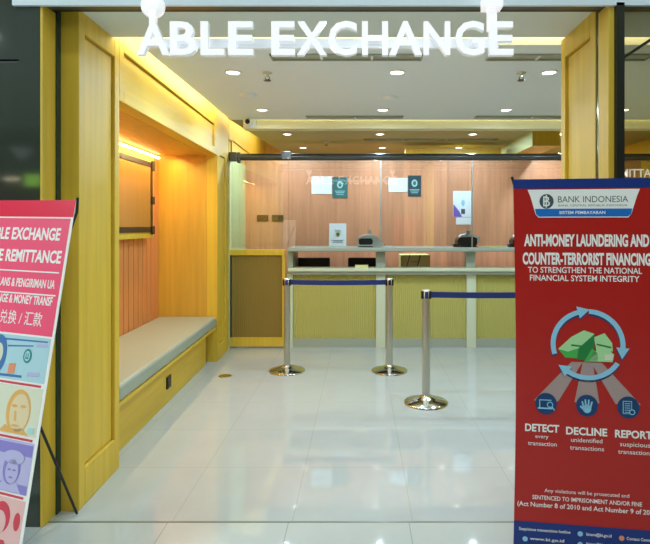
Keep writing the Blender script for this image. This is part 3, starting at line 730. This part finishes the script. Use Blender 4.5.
for kx, nm in ((.136, 'screen'), (.302, 'hand'), (.466, 'page')):
    b = MB(); poly(b, ell(kx, .957, .044, .046, 28), 'iconblue', 2)
    if nm == 'screen':
        for q in ([(-.028, -.018), (.022, -.018), (.022, -.014), (-.028, -.014)], [(-.028, -.018), (-.024, -.018), (-.024, .016), (-.028, .016)], [(-.034, .016), (.026, .016), (.026, .022), (-.034, .022)]): poly(b, [(kx + c, .957 + d) for c, d in q], 'skyblue', 3)
        poly(b, ell(kx + .016, .960, .013, .013, 18), 'skyblue', 3); poly(b, ell(kx + .016, .960, .009, .009, 18), 'iconblue', 4); poly(b, [(kx + .022, .968), (kx + .026, .966), (kx + .036, .982), (kx + .032, .984)], 'skyblue', 4)
    elif nm == 'hand':
        poly(b, ell(kx, .970, .017, .018, 18), 'skyblue', 3)
        for du, l in ((-.014, .026), (-.005, .034), (.005, .034), (.014, .026)): poly(b, [(kx + du - .0032, .965), (kx + du + .0032, .965), (kx + du * 1.4 + .003, .965 - l), (kx + du * 1.4 - .003, .965 - l)], 'skyblue', 3)
        poly(b, [(kx - .014, .978), (kx - .030, .962), (kx - .026, .957), (kx - .010, .968)], 'skyblue', 3)
    else:
        poly(b, [(kx - .022, .930), (kx + .014, .930), (kx + .014, .984), (kx - .022, .984)], 'skyblue', 3); poly(b, [(kx - .019, .933), (kx + .011, .933), (kx + .011, .981), (kx - .019, .981)], 'iconblue', 4)
        for q in range(5): poly(b, [(kx - .015, .939 + q * .009), (kx + .007, .939 + q * .009), (kx + .007, .942 + q * .009), (kx - .015, .942 + q * .009)], 'skyblue', 5)
        poly(b, ell(kx + .014, .975, .012, .012, 16), 'skyblue', 5); poly(b, ell(kx + .014, .975, .008, .008, 16), 'iconblue', 6)
    b.build('round_icon', cl)
b = MB()
for s, u0, u1, v, c, bo in (('DETECT', .050, .190, 1.077, .030, .03), ('DECLINE', .218, .383, 1.082, .030, .03), ('REPORT', .414, .560, 1.084, .030, .03), ('every', .092, .146, 1.105, .015, .0), ('transaction', .062, .180, 1.137, .018, .0), ('unidentified', .238, .364, 1.113, .018, .0), ('transactions', .234, .370, 1.146, .018, .0), ('suspicious', .434, .552, 1.120, .018, .0), ('transactions', .426, .560, 1.152, .018, .0),
                            ('Any violations will be prosecuted and', .130, .470, 1.334, .015, .0), ('SENTENCED TO IMPRISONMENT AND/OR FINE', .080, .520, 1.367, .017, .01), ('(Act Number 8 of 2010 and Act Number 9 of 2013)', .018, .585, 1.399, .019, .01)):
    MB().text(s, u0, u1, -v, c, 'ptext', T, .0005, bo).build('caption', cl)
hub = O + U * .3 + D * .80 - N * .10
banner_stand(r, O, U, D, N, BW, BH, hub, [(O.x + .12, O.y + .34, .007), (O.x + .44, O.y + .30, .007)])

# coral banner leaning at the left edge
Tr = Vector((-1.272, 2.33, 1.616)); D = (Vector((-1.38, 2.08, .05)) - Tr).normalized()
th = math.radians(19); Lv = Vector((-math.cos(th), math.sin(th), 0)); Lv.z = -(Lv.x * D.x + Lv.y * D.y) / D.z; Lv.normalize()
U = -Lv; V = -D; N = U.cross(V).normalized()
BW, BH = .56, 1.585
O = Tr - U * BW
r = root('standing_banner', (-1.62, 2.3, 0), 'leaning coral money exchange and remittance banner with banknote pictures', 'banner')
def Tn(k): return (O + N * (.0008 + .0008 * k), U, V, N)
def poly(b, pts, key, lay): b.prism([(u + BW, -v) for u, v in pts], Tn(lay)[0], U, V, N, .0006, key)   # u is measured from the inner edge
def txt(b, s, u0, u1, v, c, key, lay, bo, sh=0.0): b.text(s, u0 + BW, u1 + BW, -v, c, key, Tn(lay), .0004, bo, shear=sh)
b = MB(); b.prism([(0, -BH), (BW, -BH), (BW, 0), (0, 0)], O - N * .002, U, V, N, .0024, 'ptext'); cl = b.build('cloth', r)
b = MB(); poly(b, [(-BW, 0), (0, 0), (-.001, .078), (-BW, .078)], 'redl2', 0); poly(b, [(-BW, .085), (-.014, .085), (-.014, .603), (-BW, .603)], 'redl', 0)
for v in (.325, .425): poly(b, [(-BW, v), (-.03, v), (-.03, v + .006), (-BW, v + .006)], 'ptext', 1)
b.build('coral_field', cl)
for q in (('ABLE EXCHANGE', -.498, -.058, .183, .052, .03, .0), ('ABLE REMITTANCE', -.515, -.032, .285, .052, .03, .0), ('LANS & PENGIRIMAN UA', -.385, -.043, .398, .036, .02, .0), ('EXCHANGE & MONEY TRANSF', -.475, -.042, .472, .036, .02, .0), ('兑换 / 汇款', -.340, -.085, .560, .045, .0, 0)):
    b = MB(); txt(b, q[0], q[1], q[2], q[3], q[4], 'ptext', 1, q[5], q[6]); b.build('lettering', cl)
for v0, v1, base in ((.612, .800, 'nblue'), (.822, 1.020, 'ncream'), (1.042, 1.245, 'nviolet2'), (1.268, 1.50, 'nred')):
    b = MB(); poly(b, [(-BW, v0), (-.016, v0), (-.016, v1), (-BW, v1)], base, 0); poly(b, [(-BW, v1 + .008), (-.030, v1 + .008), (-.030, v1 + .017), (-BW, v1 + .017)], 'nred2', 1)
    if base == 'nblue':
        poly(b, [(-BW, v0 + .02), (-.03, v0 + .012), (-.03, v0 + .018), (-BW, v0 + .03)], 'nblue2', 1); poly(b, [(-.26, v0 + .045), (-.11, v0 + .035), (-.11, v0 + .040), (-.26, v0 + .052)], 'nblue2', 1)
        poly(b, ell(-.134, .694, .024, .030, 24), 'teal', 2); poly(b, ell(-.134, .694, .016, .022, 20), 'nblue', 3); poly(b, [(-.142, .682), (-.138, .682), (-.138, .700), (-.130, .700), (-.130, .682), (-.126, .682), (-.126, .706), (-.142, .706)], 'teal', 4)
        poly(b, [(-.235, .735), (-.195, .730), (-.195, .775), (-.235, .778)], 'norange', 2); poly(b, ell(-.31, .70, .05, .085, 24), 'nblue2', 2); poly(b, ell(-.31, .695, .03, .045, 20), 'ncream', 3)
        poly(b, [(-BW, .785), (-.15, .778), (-.15, .788), (-BW, .797)], 'nblue2', 1); poly(b, [(-.12, .762), (-.05, .757), (-.05, .772), (-.12, .777)], 'nviolet2', 2); poly(b, [(-.09, .640), (-.03, .637), (-.03, .648), (-.09, .651)], 'nviolet2', 2)
    elif base == 'ncream':
        poly(b, ell(-.135, .925, .070, .090, 30), 'nface', 1); poly(b, ell(-.128, .930, .056, .078, 28), 'nface2', 2); poly(b, [(-.23, 1.015), (-.20, .985), (-.15, .998), (-.10, .990), (-.06, 1.015)], 'nface', 2)
        poly(b, [(-.155, .925), (-.145, .925), (-.138, .965), (-.150, .965)], 'nface', 3); poly(b, ell(-.16, .905, .016, .006, 12), 'nface', 3); poly(b, ell(-.11, .903, .016, .006, 12), 'nface', 3); poly(b, ell(-.140, .984, .022, .005, 12), 'nface', 3)
        poly(b, [(-.065, .985), (-.03, .983), (-.03, 1.005), (-.065, 1.005)], 'palecircle', 2)
    elif base == 'nviolet2':
        poly(b, [(-BW, v0 + .01), (-.02, v0 + .01), (-.02, v0 + .055), (-BW, v0 + .055)], 'nviolet', 1); poly(b, [(-BW, v1 - .035), (-.02, v1 - .035), (-.02, v1), (-BW, v1)], 'nviolet', 1)
        poly(b, ell(-.12, 1.155, .048, .062, 26), 'nviolet', 2); poly(b, ell(-.115, 1.165, .036, .048, 24), 'nviolet2', 3); poly(b, ell(-.115, 1.108, .060, .028, 24), 'nviolet2', 3); poly(b, [(-.19, 1.243), (-.16, 1.205), (-.08, 1.205), (-.05, 1.243)], 'nviolet2', 2)
        poly(b, ell(-.130, 1.158, .010, .004, 12), 'nviolet', 4); poly(b, ell(-.102, 1.158, .010, .004, 12), 'nviolet', 4); poly(b, ell(-.116, 1.188, .012, .004, 12), 'nviolet', 4)
    else:
        poly(b, ell(-.135, 1.345, .050, .060, 26), 'nred2', 1); poly(b, ell(-.140, 1.365, .036, .045, 22), 'nred', 2); poly(b, [(-.24, 1.50), (-.20, 1.43), (-.10, 1.43), (-.05, 1.50)], 'nred2', 1)
        poly(b, ell(-.045, 1.35, .018, .035, 18), 'nred2', 1)
    pb = b.build('banknote_picture', cl)
hub = O + U * (BW / 2) + D * .80 - N * .09
banner_stand(r, O, U, D, N, BW, BH, hub, [(-1.47, 2.70, .0075)])

# ------------------------------------------------------------------ the mall behind the camera, met only in reflections
tag(MB().box(-6.52, -6.22, -4.99, -4.93, 2.28, 2.50, 'limelit').build('lit_shop_sign', origin=(-6.37, -4.96, 2.28)), 'lime green lit sign on the shopfront across the mall', 'sign')
r = root('shop_shelf', (-7.1, -4.9, 0), 'dark brown shop shelf against the opposite mall wall', 'shelf')
MB().box(-7.9, -6.3, -5.0, -4.7, 0, 2.05, 'malldark').build('case', r)
MB().box(-7.9, -6.3, -4.99, -4.75, 2.05, 2.25, 'redb').build('top_box', r)
tag(MB().box(-6.95, -6.66, -4.99, -4.94, 2.40, 2.44, 'led').build('wall_light', origin=(-6.8, -4.96, 2.4)), 'short white linear light on the opposite mall wall', 'lamp')
r = root('pendant_lamp', (-5.46, -3.2, 3.4), 'small conical pendant lamp hanging in the mall', 'lamp')
MB().tube([(-5.46, -3.2, 3.4), (-5.46, -3.2, 2.75)], .008, 'dark', 6).build('cord', r)
MB().lathe([(.17, 2.75), (.05, 2.58), (.0, 2.57)], (-5.46, -3.2, 0), 'sign_side', 20, cap=False).build('shade', r)
for o in bpy.data.objects:
    if '_base' in o: del o['_base']
